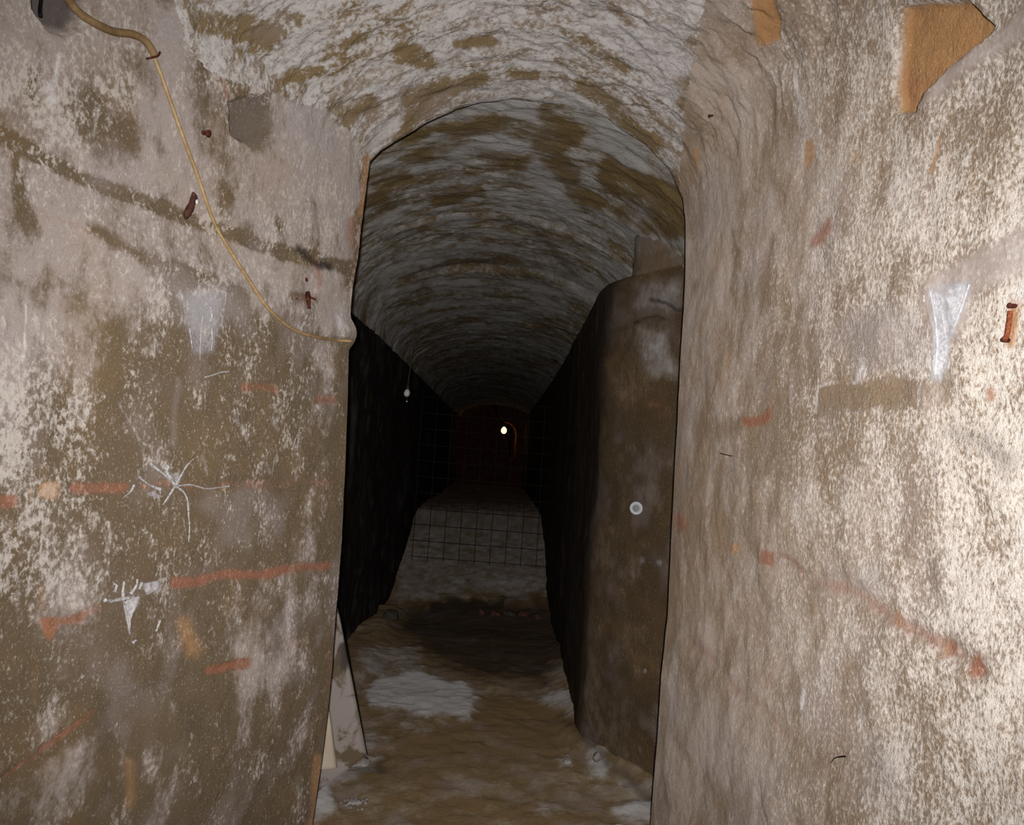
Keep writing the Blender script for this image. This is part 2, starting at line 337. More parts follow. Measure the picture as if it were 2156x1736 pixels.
class NT:
    def __init__(self, name):
        self.mat = bpy.data.materials.new(name); self.mat.use_nodes = True
        self.t = self.mat.node_tree; self.n = self.t.nodes; self.b = self.n['Principled BSDF']

    def set(self, node, sock, val):
        s = node.inputs[sock]
        if hasattr(val, 'is_output') or isinstance(val, bpy.types.NodeSocket): self.t.links.new(val, s)
        else: s.default_value = val

    def math(self, op, a, b=0.0, c=None, clamp=False):
        m = self.n.new('ShaderNodeMath'); m.operation = op; m.use_clamp = clamp
        self.set(m, 0, a); self.set(m, 1, b)
        if c is not None: self.set(m, 2, c)
        return m.outputs[0]

    def noise(self, vec, scale, detail=4.0, rough=.55, dist=0.0):
        m = self.n.new('ShaderNodeTexNoise'); self.set(m, 'Vector', vec)
        m.inputs['Scale'].default_value = scale; m.inputs['Detail'].default_value = detail; m.inputs['Roughness'].default_value = rough; m.inputs['Distortion'].default_value = dist
        return m.outputs[0]

    def step(self, x, a, b):
        m = self.n.new('ShaderNodeMapRange'); m.interpolation_type = 'SMOOTHSTEP'
        self.set(m, 0, x); m.inputs[1].default_value = a; m.inputs[2].default_value = b
        m.inputs[3].default_value = 0; m.inputs[4].default_value = 1
        return m.outputs[0]

    def mix(self, f, a, b, mode='MIX'):
        m = self.n.new('ShaderNodeMix'); m.data_type = 'RGBA'; m.blend_type = mode
        self.set(m, 0, f); self.set(m, 6, a); self.set(m, 7, b)
        return m.outputs[2]

    def mapv(self, vec, sc):
        m = self.n.new('ShaderNodeVectorMath'); m.operation = 'MULTIPLY'
        self.set(m, 0, vec); m.inputs[1].default_value = sc
        return m.outputs[0]

    def obj(self): return self.n.new('ShaderNodeTexCoord').outputs['Object']

    def attr(self, name):
        a = self.n.new('ShaderNodeAttribute'); a.attribute_name = name
        s = self.n.new('ShaderNodeSeparateColor'); self.t.links.new(a.outputs['Color'], s.inputs[0])
        return s.outputs

    def bump(self, h, dist, strength=1.0):
        b = self.n.new('ShaderNodeBump'); self.set(b, 'Height', h); b.inputs['Distance'].default_value = dist; b.inputs['Strength'].default_value = strength
        self.t.links.new(b.outputs[0], self.b.inputs['Normal'])


def masonry(name, brown, light, white, grain=(1, 1, .55), spec=.10, crust_t=.56, crust_w=.05, bumpd=.006, light_t=.5, light_w=.13, grit=1.0, drough=.9, fs=75, cw=.3):
    """worn lime plaster over stone and brick: the wear map says where, noise breaks up every edge"""
    m = NT(name); o = m.obj(); gv = m.mapv(o, grain)
    a1 = m.attr('wear_a'); a2 = m.attr('wear_b'); a3 = m.attr('wear_c'); a4 = m.attr('wear_d')
    fine = m.noise(gv, fs, 4, .70); grain2 = m.noise(gv, 230, 2, .6)
    nn, hue, streak, mid = a4[0], a4[1], a4[2], a3[2]
    t = m.math('ADD', m.math('MULTIPLY', nn, .68), m.math('MULTIPLY', fine, .32))
    t = m.math('ADD', t, m.math('MULTIPLY', m.math('SUBTRACT', a1[0], .5), .50))
    t = m.math('ADD', t, m.math('MULTIPLY', m.math('SUBTRACT', streak, .5), .10))
    lt = m.step(t, light_t - light_w, light_t + light_w)
    col = m.mix(lt, s2l(brown), s2l(light))
    col = m.mix(m.math('MULTIPLY', m.step(hue, .50, .75), .30), col, m.mix(.5, col, s2l((140, 112, 72))))
    col = m.mix(m.math('MULTIPLY', m.step(hue, .50, .25), .45), col, m.mix(.5, col, s2l((160, 150, 152))))
    br = m.math('SUBTRACT', m.math('ADD', m.math('MULTIPLY', mid, .5), m.math('MULTIPLY', fine, .5)), .5)
    rg = lambda msk, k=.5: m.step(m.math('MULTIPLY_ADD', br, k, msk), .12, .88)
    sm = a2[2]; rough_ = m.math('MULTIPLY_ADD', sm, -.6, 1.0)
    cr = m.math('ADD', m.math('MULTIPLY', mid, cw), m.math('MULTIPLY', fine, 1 - cw))
    cr = m.math('ADD', cr, m.math('MULTIPLY', m.math('SUBTRACT', a3[0], .5), .45))
    cr = m.math('MULTIPLY_ADD', sm, -.04, cr)
    crm = m.step(cr, crust_t - crust_w, crust_t + crust_w)
    col = m.mix(m.math('MULTIPLY', crm, .85), col, s2l(white))
    col = m.mix(m.math('MULTIPLY', a3[1], .6), col, m.mix(.75, col, s2l((152, 146, 146))))
    ochre = m.mix(m.math('ADD', m.math('MULTIPLY', fine, .6), .2), s2l((140, 102, 64)), s2l((178, 138, 96)))
    col = m.mix(rg(a1[2], .35), col, ochre)
    red = m.mix(fine, s2l((112, 68, 50)), s2l((160, 108, 86)))
    col = m.mix(m.math('MULTIPLY', rg(a1[1], 1.5), .82), col, red)
    col = m.mix(m.math('MULTIPLY', rg(a2[0], 1.0), .8), col, s2l((200, 198, 198)))
    pit = m.math('MULTIPLY', m.step(grain2, .58, .74), rough_)
    col = m.mix(m.math('MULTIPLY', pit, .40 * grit), col, m.mix(.7, col, s2l((58, 46, 36))))
    spk = m.math('MULTIPLY', m.step(grain2, .40, .26), rough_)
    col = m.mix(m.math('MULTIPLY', spk, .38 * grit), col, s2l((214, 204, 190)))
    col = m.mix(m.math('MULTIPLY', rg(a2[1], .7), .85), col, m.mix(.92, col, s2l((36, 30, 28))))
    m.set(m.b, 'Base Color', col)
    m.b.inputs['Roughness'].default_value = .9; m.b.inputs['Specular IOR Level'].default_value = spec; m.b.inputs['Diffuse Roughness'].default_value = drough
    hgt = m.math('MULTIPLY_ADD', grain2, .35, m.math('MULTIPLY', fine, 1.1))
    m.bump(m.math('MULTIPLY', hgt, rough_), bumpd, .9)
    return m.mat


def film_mat(name, c1, c2, lo, hi):
    m = NT(name); o = m.obj(); n = m.noise(o, 70, 4, .65); f = m.attr('fade')[0]
    m.set(m.b, 'Base Color', m.mix(n, s2l(c1), s2l(c2))); m.b.inputs['Roughness'].default_value = .95; m.b.inputs['Specular IOR Level'].default_value = .02
    w = m.math('ADD', m.math('MULTIPLY', m.step(m.noise(o, 130, 4, .7), .36, .62), hi - lo), lo)
    m.set(m.b, 'Alpha', m.math('MULTIPLY', w, m.step(m.math('ADD', f, m.math('MULTIPLY', m.math('SUBTRACT', n, .5), .5)), .1, .7), clamp=True))
    return m.mat


def simple(name, c1, c2, scale=30, rough=.6, metal=0.0, bumpd=.001, stretch=(1, 1, 1), spec=.3, alpha=None):
    m = NT(name); o = m.mapv(m.obj(), stretch)
    n = m.noise(o, scale, 6, .65)
    m.set(m.b, 'Base Color', m.mix(m.step(n, .35, .65), s2l(c1), s2l(c2)))
    m.b.inputs['Roughness'].default_value = rough; m.b.inputs['Metallic'].default_value = metal; m.b.inputs['Specular IOR Level'].default_value = spec
    m.bump(m.noise(o, scale * 2.5, 4, .6), bumpd, .8)
    if alpha:
        w = m.noise(m.obj(), 160, 5, .7)
        m.set(m.b, 'Alpha', m.math('ADD', m.math('MULTIPLY', m.step(w, .38, .6), alpha[1] - alpha[0]), alpha[0]))
    return m.mat


M_LEFT = masonry('worn_plaster_left', (98, 84, 66), (148, 137, 130), (180, 173, 165), crust_t=.59, crust_w=.07, fs=95, grain=(1, 1, .75), light_w=.105)
M_RIGHT = masonry('worn_plaster_right', (129, 112, 94), (164, 150, 138), (208, 201, 192), crust_t=.545, crust_w=.105, bumpd=.007, fs=125, grain=(1, 1, .75), cw=.22)
M_VAULT = masonry('flaking_limewash', (120, 102, 74), (164, 157, 152), (190, 186, 183), grain=(1, 1.2, 1), crust_t=.54, crust_w=.08, bumpd=.010, fs=62)
M_INVAULT = masonry('damp_limewash', (112, 94, 62), (170, 167, 162), (176, 174, 170), grain=(.8, 1.3, .8), crust_t=.56, crust_w=.08, bumpd=.010, fs=50, light_t=.455, drough=.45)
M_PIER = masonry('brown_masonry', (88, 72, 53), (112, 97, 80), (150, 142, 134), crust_t=.62, fs=60, light_w=.09, light_t=.46, drough=.2)
M_DEEP = masonry('dark_masonry', (44, 37, 36), (62, 55, 54), (80, 75, 74), crust_t=.72, drough=0.0)  # one even dark tone for the deep left wall
M_FLOOR = masonry('dirt_floor', (120, 99, 70), (150, 136, 116), (180, 172, 164), crust_t=.66, grain=(1, 1, 1), fs=50)


# ------------------------------------------------------------------ mesh helpers
def mk(name, V, Fc, mat, parent=None, smooth=True, wear=None, band=(1, 1, 1), **props):
    me = bpy.data.meshes.new(name)
    V = np.asarray(V, np.float32)
    if isinstance(Fc, np.ndarray):
        n, k = Fc.shape
        me.vertices.add(len(V)); me.vertices.foreach_set('co', V.ravel())
        me.loops.add(n * k); me.loops.foreach_set('vertex_index', Fc.ravel().astype(np.int32))
        me.polygons.add(n); me.polygons.foreach_set('loop_start', np.arange(0, n * k, k, dtype=np.int32))
        me.update(calc_edges=True); me.validate()
    else:
        me.from_pydata([tuple(map(float, p)) for p in V], [], [tuple(int(i) for i in f) for f in Fc]); me.update()
    if smooth: me.polygons.foreach_set('use_smooth', np.ones(len(me.polygons), bool))
    if wear is not None:
        m = wear
        Vb = V.astype(float) * np.array(band)
        big_ = fbm(Vb, 3.2, 5, .62); mid_ = .5 + .50 * fbm(Vb + 17, 15, 4, .68); hue_ = .5 + .55 * fbm(V.astype(float) + 41, 5.5, 3, .6)
        streak_ = .5 + .6 * fbm(V.astype(float) * np.array([50, 50, 4.0]) + 7, 1.0, 2, .6)
        nn_ = .5 + .32 * big_ + .50 * (mid_ - .5)
        nn_, mid_, hue_, streak_ = (np.clip(q_, 0, 1) for q_ in (nn_, mid_, hue_, streak_))
        cols = {'wear_a': np.stack([np.clip(.5 + m[:, 0], 0, 1), m[:, 1], m[:, 2], np.ones(len(m))], 1),
                'wear_b': np.stack([m[:, 3], m[:, 4], np.clip(m[:, 5], 0, 1), np.ones(len(m))], 1),
                'wear_c': np.stack([np.clip(.5 + m[:, 6], 0, 1), m[:, 7], mid_, np.ones(len(m))], 1),
                'wear_d': np.stack([nn_, hue_, streak_, np.ones(len(m))], 1)}
        for k, c in cols.items():
            a = me.attributes.new(k, 'FLOAT_COLOR', 'POINT'); a.data.foreach_set('color', c.astype(np.float32).ravel())
    if mat: me.materials.append(mat)
    o = bpy.data.objects.new(name, me); C.objects.link(o)
    if parent: o.parent = parent
    for k, val in props.items(): o[k] = val
    return o


def empty(name, loc, label, cat, group=None):
    o = bpy.data.objects.new(name, None); C.objects.link(o); o.location = loc
    o.empty_display_size = .05
    o['label'] = label; o['category'] = cat
    if group: o['group'] = group
    return o


def grid_faces(nu, nv):
    i = np.arange(nu - 1)[:, None] * nv + np.arange(nv - 1)[None, :]
    return np.stack([i, i + nv, i + nv + 1, i + 1], -1).reshape(-1, 4)


def normals(G):
    du = np.gradient(G, axis=0); dv = np.gradient(G, axis=1)
    n = np.cross(du, dv); n /= np.linalg.norm(n, axis=2, keepdims=True) + 1e-9
    return n


def resample(p, step):
    p = np.array(p, float); L = np.r_[0, np.cumsum(np.linalg.norm(np.diff(p, axis=0), axis=1))]
    t = np.linspace(0, L[-1], max(2, int(L[-1] / step)))
    return np.stack([np.interp(t, L, p[:, k]) for k in range(p.shape[1])], 1)


def compact(V, Fc, wear):
    used, inv = np.unique(Fc.ravel(), return_inverse=True)
    return V[used], inv.reshape(Fc.shape), wear[used]


# ------------------------------------------------------------------ the near passage (left wall, right wall, vault): one lofted shell
YL, YR = 2.60, 2.75


def rim_pt(px, py):
    """where the ray meets the slanted plane of the passage mouth"""
    q = ray(px, py); k = (YR - YL) / 1.12     # Y = YL + k (X + .514)
    t = (YL + k * .514) / (q[1] - k * q[0])
    return CAM + q * t


left_edge = [(640, 1900), (660, 1720), (676, 1610), (690, 1500), (700, 1400), (706, 1300), (712, 1240), (720, 1120), (726, 1000), (731, 860), (734, 740), (739, 718), (744, 702), (738, 660), (743, 600), (752, 550), (760, 480), (770, 400), (778, 335)]
arch = [(800, 312), (840, 288), (900, 252), (960, 224), (1010, 210), (1080, 203), (1180, 213), (1280, 248), (1360, 298), (1415, 356), (1438, 410)]
right_edge = [(1443, 470), (1443, 560), (1440, 640), (1432, 760), (1425, 900), (1418, 1050), (1411, 1180), (1405, 1300), (1392, 1420), (1384, 1560), (1372, 1700), (1368, 1760), (1358, 1960)]
rim = [rim_pt(*p) for p in left_edge + arch + right_edge]
rim[0][2] = rim[-1][2] = -.05
rim = resample(rim, .0055)
nU = len(rim)
# direction in which each strip of the shell runs back towards the camera
zt = rim[:, 2]; ang = np.clip((rim[:, 0] + .50) / 1.10, 0, 1)
dl = np.array([-.300, -1.0, .02]); dr = np.array([.085, -1.0, .04]); dc = np.array([-.10, -1.0, .10])
sm = lambda x: x * x * (3 - 2 * x)
wl = sm(np.clip((.42 - ang) / .42, 0, 1)) * 1.0; wr = sm(np.clip((ang - .58) / .42, 0, 1)); wl[zt < 2.3] = np.where(ang[zt < 2.3] < .5, 1, 0); wr[zt < 2.3] = np.where(ang[zt < 2.3] > .5, 1, 0)
wc = 1 - wl - wr
dirs = wl[:, None] * dl + wr[:, None] * dr + wc[:, None] * dc
zf = np.clip((zt - 2.0) / .4, 0, 1); dirs[:, 2] *= zf
side = np.where(ang < .5, -1.0, 1.0)
outw = np.stack([np.where(zt < 2.36, side, 0) + np.where(zt >= 2.36, (ang - .5) * .9, 0), np.zeros(nU), np.where(zt >= 2.3, 1.0, 0)], 1)
flare = np.where(zt < 2.30, 1.0, 0.14)[:, None]
rows = []
for y, f in ((.26, .36), (.18, .22), (.11, .09), (.06, .03), (.025, .008)):
    rows.append(rim + np.array([0, y, 0]) * (np.where(zt < 2.3, 1, .45))[:, None] + outw * f * flare)
vs = np.r_[np.arange(0, .03, .004), np.arange(.03, 1.95, .0055), np.linspace(1.98, 3.6, 26)]
for q in vs: rows.append(rim + dirs * q)
G = np.stack(rows, 1)                       # (u, v, 3)
nV = G.shape[1]
N = normals(G); N *= -np.sign((N[nU // 2, nV // 2, 2]) or 1)      # point inward (vault normal downwards)
P = G.reshape(-1, 3)
px0, py0 = proj(P)
NN = N.reshape(-1, 3)
und = .016 * fbm(P, 3.1, 3) + .007 * fbm(P + 9, 16, 3) + .0025 * fbm(P + 5, 70, 2)
vault_w = np.clip((P[:, 2] - 2.25) / .15, 0, 1)
und += vault_w * (.022 * fbm(P * np.array([1, 2.0, 1]), 9, 4, .6))
edge = np.ones((nU, nV)); edge[:, :5] = .15; edge[:, 5:35] = np.linspace(.15, 1, 30)[None, :]
und *= edge.ravel()
P = P + NN * und[:, None]
xb = np.interp(py0, [-400, -200, 0, 110, 230, 330, 420, 440], [1560, 1525, 1482, 1456, 1440, 1432, 1430, 900])
Gv = (np.arange(nU * nV) % nV)
idx_u = np.arange(nU * nV) // nV
yb = np.interp(px0, [-900, 0, 370, 395, 440, 480, 560, 640, 700, 778], [-700, -260, -5, 100, 150, 172, 190, 222, 240, 330])
hid = Gv > nV - 27
isl = np.where(hid, zt[idx_u] < 2.34, py0 > yb) & (idx_u < nU * .52)
isr = np.where(hid, zt[idx_u] < 2.40, px0 > xb) & (idx_u >= nU * .52)
isl |= (Gv < 5) & (idx_u < nU * .5) & (zt[idx_u] < 2.36); isr |= (Gv < 5) & (idx_u > nU * .5) & (zt[idx_u] < 2.33)
masks = {}
wL = Wear(P); wear_left(wL)
wR = Wear(P); wear_right(wR)
wV = Wear(P); wear_vault(wV)
mix_m = np.where(isl[:, None], wL.m, np.where(isr[:, None], wR.m, wV.m))
P = P + NN * mix_m[:, 8:9]
FQ = grid_faces(nU, nV)
kind = np.where(isl, 0, np.where(isr, 1, 2))
fk = kind[FQ[:, 0]]
cent_flip = np.cross(P[FQ[0, 1]] - P[FQ[0, 0]], P[FQ[0, 2]] - P[FQ[0, 0]])
NEAR_P, NEAR_N, NEAR_K = P, NN, kind
NEAR_PX = proj(P)
for k, (nm, mt) in enumerate((('wall_left', M_LEFT), ('wall_right', M_RIGHT), ('ceiling', M_VAULT))):
    mm = (wL, wR, wV)[k].m
    V_, F_, w_ = compact(P, FQ[fk == k], mm)
    lab = ('left wall of patchy whitewashed plaster with a cable and brick traces', 'right wall of bright crusty plaster with orange bared stones', 'flaking whitewashed vault over the near passage')[k]
    mk(nm, V_, F_, mt, wear=w_, band=((1, 1, .8), (1, 1, .6), (1, 2.0, 1))[k], kind='structure', label=lab, category=('wall', 'wall', 'ceiling')[k])


def surf(px, py, k=None):
    """point and inward normal on the near shell seen at a pixel"""
    dd = (NEAR_PX[0] - px) ** 2 + (NEAR_PX[1] - py) ** 2
    if k is not None: dd = np.where(NEAR_K == k, dd, 1e12)
    i = np.argpartition(dd, 6)[:6]
    n = NEAR_N[i].mean(0); n /= np.linalg.norm(n)
    p0 = NEAR_P[i].mean(0)
    q = ray(px, py); t = n.dot(p0 - CAM) / n.dot(q)
    return CAM + q * t, n


# ------------------------------------------------------------------ the deeper passage
foot = [(1.02, 2.84), (.92, 3.15), (.80, 3.38), (.705, 3.52), (.60, 3.70), (.54, 3.83), (.512, 3.92), (.50, 4.05), (.505, 4.4), (.53, 5.4), (.57, 7.0), (.60, 9.0), (.62, 12), (.62, 18.2)]
fp = np.array(foot)


def foot_grid(step_near, step_far):
    a = resample(fp[:10], step_near); b = resample(fp[9:], step_far)[1:]
    return np.vstack([a, b])


fg = foot_grid(.012, .06)
zz = np.linspace(-.02, 2.29, 190)
G = np.stack(np.broadcast_arrays(fg[:, 0][:, None], fg[:, 1][:, None], zz[None, :]), -1).astype(float)
# ledge on top of the wall running back under the vault
top = G[:, -1:, :].copy(); top[:, :, 0] += .45
G = np.concatenate([G, top], 1)
N = normals(G); N *= -np.sign(N[60, 60, 0])
P = G.reshape(-1, 3); NN = N.reshape(-1, 3)
u = .03 * fbm(P, 2.2, 3) + .012 * fbm(P + 3, 9, 3); sel = (np.arange(len(P)) % G.shape[1]) < G.shape[1] - 2
P = P + NN * (u * sel)[:, None]
w = Wear(P); wear_pier(w)
# past the corner of the pier shade is painted into the stone colour, with a ragged edge
pier_shade = np.clip((P[:, 1] - (3.66 + .24 * (1 - P[:, 2] / 2.2)) + .05 * fbm(P * np.array([1, 1, .3]), 9, 3)) / .22, 0, 1)
w.m[:, 4] = np.maximum(w.m[:, 4], pier_shade * .8); w.m[:, 0] -= .15 * pier_shade
P = P + NN * (w.m[:, 8] * sel)[:, None]
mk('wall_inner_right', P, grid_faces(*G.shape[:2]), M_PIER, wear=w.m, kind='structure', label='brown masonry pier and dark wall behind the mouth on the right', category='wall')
PIER_P, PIER_PX = P, proj(P)

# left wall of the deeper passage, dark
ys = np.r_[np.arange(2.78, 7, .03), np.arange(7, 18.3, .1)]
zz = np.linspace(-.02, 2.36, 90)
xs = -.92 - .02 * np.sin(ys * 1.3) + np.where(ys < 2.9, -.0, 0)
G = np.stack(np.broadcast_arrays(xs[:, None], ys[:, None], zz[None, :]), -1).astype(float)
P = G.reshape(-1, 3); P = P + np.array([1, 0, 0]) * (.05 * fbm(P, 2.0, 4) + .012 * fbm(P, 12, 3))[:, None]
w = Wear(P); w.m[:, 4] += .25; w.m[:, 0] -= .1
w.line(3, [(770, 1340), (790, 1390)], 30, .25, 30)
mk('wall_inner_left', P, grid_faces(*G.shape[:2]), M_DEEP, wear=w.m, kind='structure', label='dark wall deep in the passage on the left', category='wall')

# vault of the deeper passage
th = np.linspace(math.pi * 1.02, -.02 * math.pi, 190)
ys = np.r_[np.arange(2.60, 4.6, .012), np.arange(4.6, 8, .03), np.arange(8, 18.06, .12)]
drop = .10 * sm(np.clip((ys - 4.1) / 2.2, 0, 1)) + np.where(ys > 4.12, .035, 0) + np.where(ys > 5.0, .03, 0)
wid = .86 - .06 * sm(np.clip((ys - 2.6) / 3, 0, 1))
Xv = -.07 + wid[:, None] * np.cos(th)[None, :]; Zv = 2.19 + (.49 - drop)[:, None] * np.sin(th)[None, :]
G = np.stack([Xv, np.broadcast_to(ys[:, None], Xv.shape), Zv], -1)
N = normals(G); N *= -np.sign(N[60, 95, 2])
P = G.reshape(-1, 3); NN = N.reshape(-1, 3)
P = P + NN * (.02 * fbm(P * np.array([1, 2.2, 1]), 4, 4, .6) + .012 * fbm(P * np.array([1, 2, 1]), 16, 3))[:, None]
w = Wear(P); wear_inner_vault(w)

P = P + NN * w.m[:, 8:9]
mk('ceiling_inner', P, grid_faces(*G.shape[:2]), M_INVAULT, wear=w.m, band=(1, 2.2, 1), kind='structure', label='lower barrel vault of the deeper passage', category='ceiling')
VAULT_P = P

# impost block over the pier
def block(corners_xy, z0, z1, step=.02):
    pts = resample(corners_xy, step); zz = np.linspace(z0, z1, max(3, int((z1 - z0) / step)))
    return np.stack(np.broadcast_arrays(pts[:, 0][:, None], pts[:, 1][:, None], zz[None, :]), -1).astype(float)


G = block([(1.05, 3.15), (.80, 3.36), (.70, 3.50), (.612, 3.66), (.60, 3.72), (.62, 3.80), (.95, 4.15)], 2.285, 2.50)
low = G[:, :1, :].copy(); low[:, :, 0] += .2; low[:, :, 1] += .1
hi = G[:, -1:, :].copy(); hi[:, :, 0] += .25; hi[:, :, 1] += .1
G = np.concatenate([low, G, hi], 1); P = G.reshape(-1, 3); P = P + (.012 * fbm(P, 7, 3))[:, None] * np.array([-.7, -.7, .2])
w = Wear(P); w.m[:, 0] += .10; w.m[:, 3] += .14; w.m[:, 5] += .6; w.m[:, 6] -= .2
w.line(2, [(1390, 520), (1400, 560)], 18, .3, 16); w.line(4, [(1312, 500), (1345, 482), (1365, 478)], 5, .5, 5)
mk('trim_1', P, grid_faces(*G.shape[:2]), M_PIER, wear=w.m, kind='structure', label='pale impost block on top of the brown pier', category='trim')

# end wall with a niche for the lamp
EY = 18.0
nx = np.array([(-1.1, -.1), (1.1, -.1), (1.1, 2.9), (-1.1, 2.9)])
arc = [(-1.05, 1.34), (.44, 1.34)] + [(.44 - .27 * (1 - math.cos(t)), 1.84 + .30 * math.sin(t)) for t in np.linspace(.02, math.pi / 2, 12)] + [(.02, 2.30), (-.2, 2.70), (-1.05, 2.75)]
V, Fc = [], []
n_o, n_i = 4, len(arc)
bmv = [(x, EY, z) for x, z in nx] + [(x, EY, z) for x, z in arc]
back = [(min(x, .34), EY + 3.0, z) for x, z in arc]
V = bmv + back
import mathutils
tri = mathutils.geometry.tessellate_polygon([[mathutils.Vector((x, z, 0)) for x, z in nx], [mathutils.Vector((x, z, 0)) for x, z in arc[::-1]]])
order = [0, 1, 2, 3] + [4 + i for i in range(n_i)][::-1]
Fc = [tuple(order[i] for i in t) for t in tri]
for i in range(n_i):
    j = (i + 1) % n_i; Fc.append((4 + i, 4 + j, 4 + n_i + j, 4 + n_i + i))
Fc.append(tuple(4 + n_i + i for i in range(n_i)))
mk('wall_back', V, Fc, simple('niche_brick', (78, 48, 38), (104, 68, 52), 9, .95, spec=.02), smooth=False, kind='structure', label='far end wall with an arched niche around the lamp', category='wall')

# ------------------------------------------------------------------ floor
xs = np.linspace(-1.5, 1.25, 260); ys = np.r_[np.linspace(-1.0, 2.6, 60), np.arange(2.62, 5.5, .012), np.arange(5.5, 9.0, .022), np.arange(9.0, 18.4, .15)]
X, Y = np.meshgrid(xs, ys, indexing='ij')
Z = np.zeros_like(X)
Z += .06 * sm(np.clip((Y - 7.35) / .12, 0, 1)) + .62 * np.clip((Y - 7.5) / 2.3, 0, 1)          # step and ramp
Z -= .05 * np.exp(-((Y - 6.7) / .5) ** 2)                                                       # hollow before the step
wallr = np.interp(Y, fp[:, 1], fp[:, 0]); Z += .05 * np.clip(1 - (wallr - X) / .16, 0, 1) ** 2 * (Y < 6) * (Y > 2.6)
Z += .06 * np.clip(1 - (X + .80) / .25, 0, 1) ** 2 * (Y > 2.8) * (Y < 7)
P = np.stack([X, Y, Z], -1).reshape(-1, 3)
P[:, 2] += .02 * fbm(P, 3, 3) + .012 * fbm(P + 4, 13, 4, .6)
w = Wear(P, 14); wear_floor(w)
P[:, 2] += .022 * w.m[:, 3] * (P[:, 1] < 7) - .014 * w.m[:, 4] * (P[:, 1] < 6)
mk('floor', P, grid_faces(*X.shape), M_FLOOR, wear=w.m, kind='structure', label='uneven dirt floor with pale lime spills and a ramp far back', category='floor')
FP = P


def floor_z(x, y):
    i = np.argmin((FP[:, 0] - x) ** 2 + (FP[:, 1] - y) ** 2); return FP[i, 2]


def floor_at(px, py):
    X_, Y_ = proj(FP); i = np.argmin((X_ - px) ** 2 + (Y_ - py) ** 2); return FP[i].copy()


# ------------------------------------------------------------------ objects
def catmull(p, n=10):
    p = np.array(p, float); q = np.vstack([2 * p[0] - p[1], p, 2 * p[-1] - p[-2]]); out = []
    for i in range(1, len(q) - 2):
        for t in np.linspace(0, 1, n, endpoint=False):
            a, b, c, e = q[i - 1], q[i], q[i + 1], q[i + 2]
            out.append(.5 * (2 * b + (c - a) * t + (2 * a - 5 * b + 4 * c - e) * t * t + (3 * b - a - 3 * c + e) * t ** 3))
    out.append(q[-2]); return np.array(out)


def tube(pts, rad, seg=10, flat=None):
    """swept tube with capped ends; rad scalar or per point"""
    pts = np.array(pts, float); n = len(pts); rad = np.broadcast_to(np.array(rad, float), (n,))
    T = np.gradient(pts, axis=0); T /= np.linalg.norm(T, axis=1, keepdims=True) + 1e-12
    up = np.array([.3, .2, .93]) if abs(T[0][2]) < .8 else np.array([1, .1, 0.])
    V, Fc = [], []
    for i in range(n):
        a = np.cross(T[i], up); a /= np.linalg.norm(a); b = np.cross(T[i], a); up = -np.cross(T[i], a) if False else up
        for k in range(seg):
            t = 2 * math.pi * k / seg
            V.append(pts[i] + rad[i] * (math.cos(t) * a + math.sin(t) * b))
    for i in range(n - 1):
        for k in range(seg):
            j = (k + 1) % seg; Fc.append((i * seg + k, i * seg + j, (i + 1) * seg + j, (i + 1) * seg + k))
    Fc.append(tuple(range(seg))[::-1]); Fc.append(tuple((n - 1) * seg + k for k in range(seg)))
    return V, Fc


def join(*parts):
    V, Fc = [], []
    for v_, f_ in parts:
        o = len(V); V += list(v_); Fc += [tuple(i + o for i in f) for f in f_]
    return V, Fc


def lathe(base, axis, prof, seg=16, wob=0.0):
    """prof: (distance along the axis, radius) pairs"""
    axis = np.array(axis, float); axis /= np.linalg.norm(axis)
    a = np.cross(axis, [.1, .2, 1.0] if abs(axis[2]) < .9 else [1, 0, 0]); a /= np.linalg.norm(a); b = np.cross(axis, a)
    V, Fc = [], []
    for h, rr in prof:
        for k in range(seg):
            t = 2 * math.pi * k / seg; q = rr * (1 + wob * (random.random() - .5))
            V.append(np.array(base) + axis * h + q * (math.cos(t) * a + math.sin(t) * b))
    for i in range(len(prof) - 1):
        for k in range(seg):
            j = (k + 1) % seg; Fc.append((i * seg + k, i * seg + j, (i + 1) * seg + j, (i + 1) * seg + k))
    Fc.append(tuple(range(seg))[::-1]); Fc.append(tuple((len(prof) - 1) * seg + k for k in range(seg)))
    return V, Fc


def rock(c, size, seed, sub=3, rough=.25):
    import bmesh
    bm = bmesh.new(); bmesh.ops.create_icosphere(bm, subdivisions=sub, radius=1.0)
    V = np.array([q.co[:] for q in bm.verts]); Fc = [tuple(x.index for x in f.verts) for f in bm.faces]; bm.free()
    n = fbm(V + seed * 7.3, 1.1, 4, .55)
    V = V * (1 + rough * 1.6 * n)[:, None]
    for k in range(5):                                   # chipped faces
        q = np.random.RandomState(seed * 11 + k).randn(3); q /= np.linalg.norm(q)
        dd = V @ q; V -= np.outer(np.maximum(dd - .72, 0), q)
    return V * np.array(size) + np.array(c), Fc


def tag(o, label, cat, group=None):
    o['label'] = label; o['category'] = cat
    if group: o['group'] = group
    return o


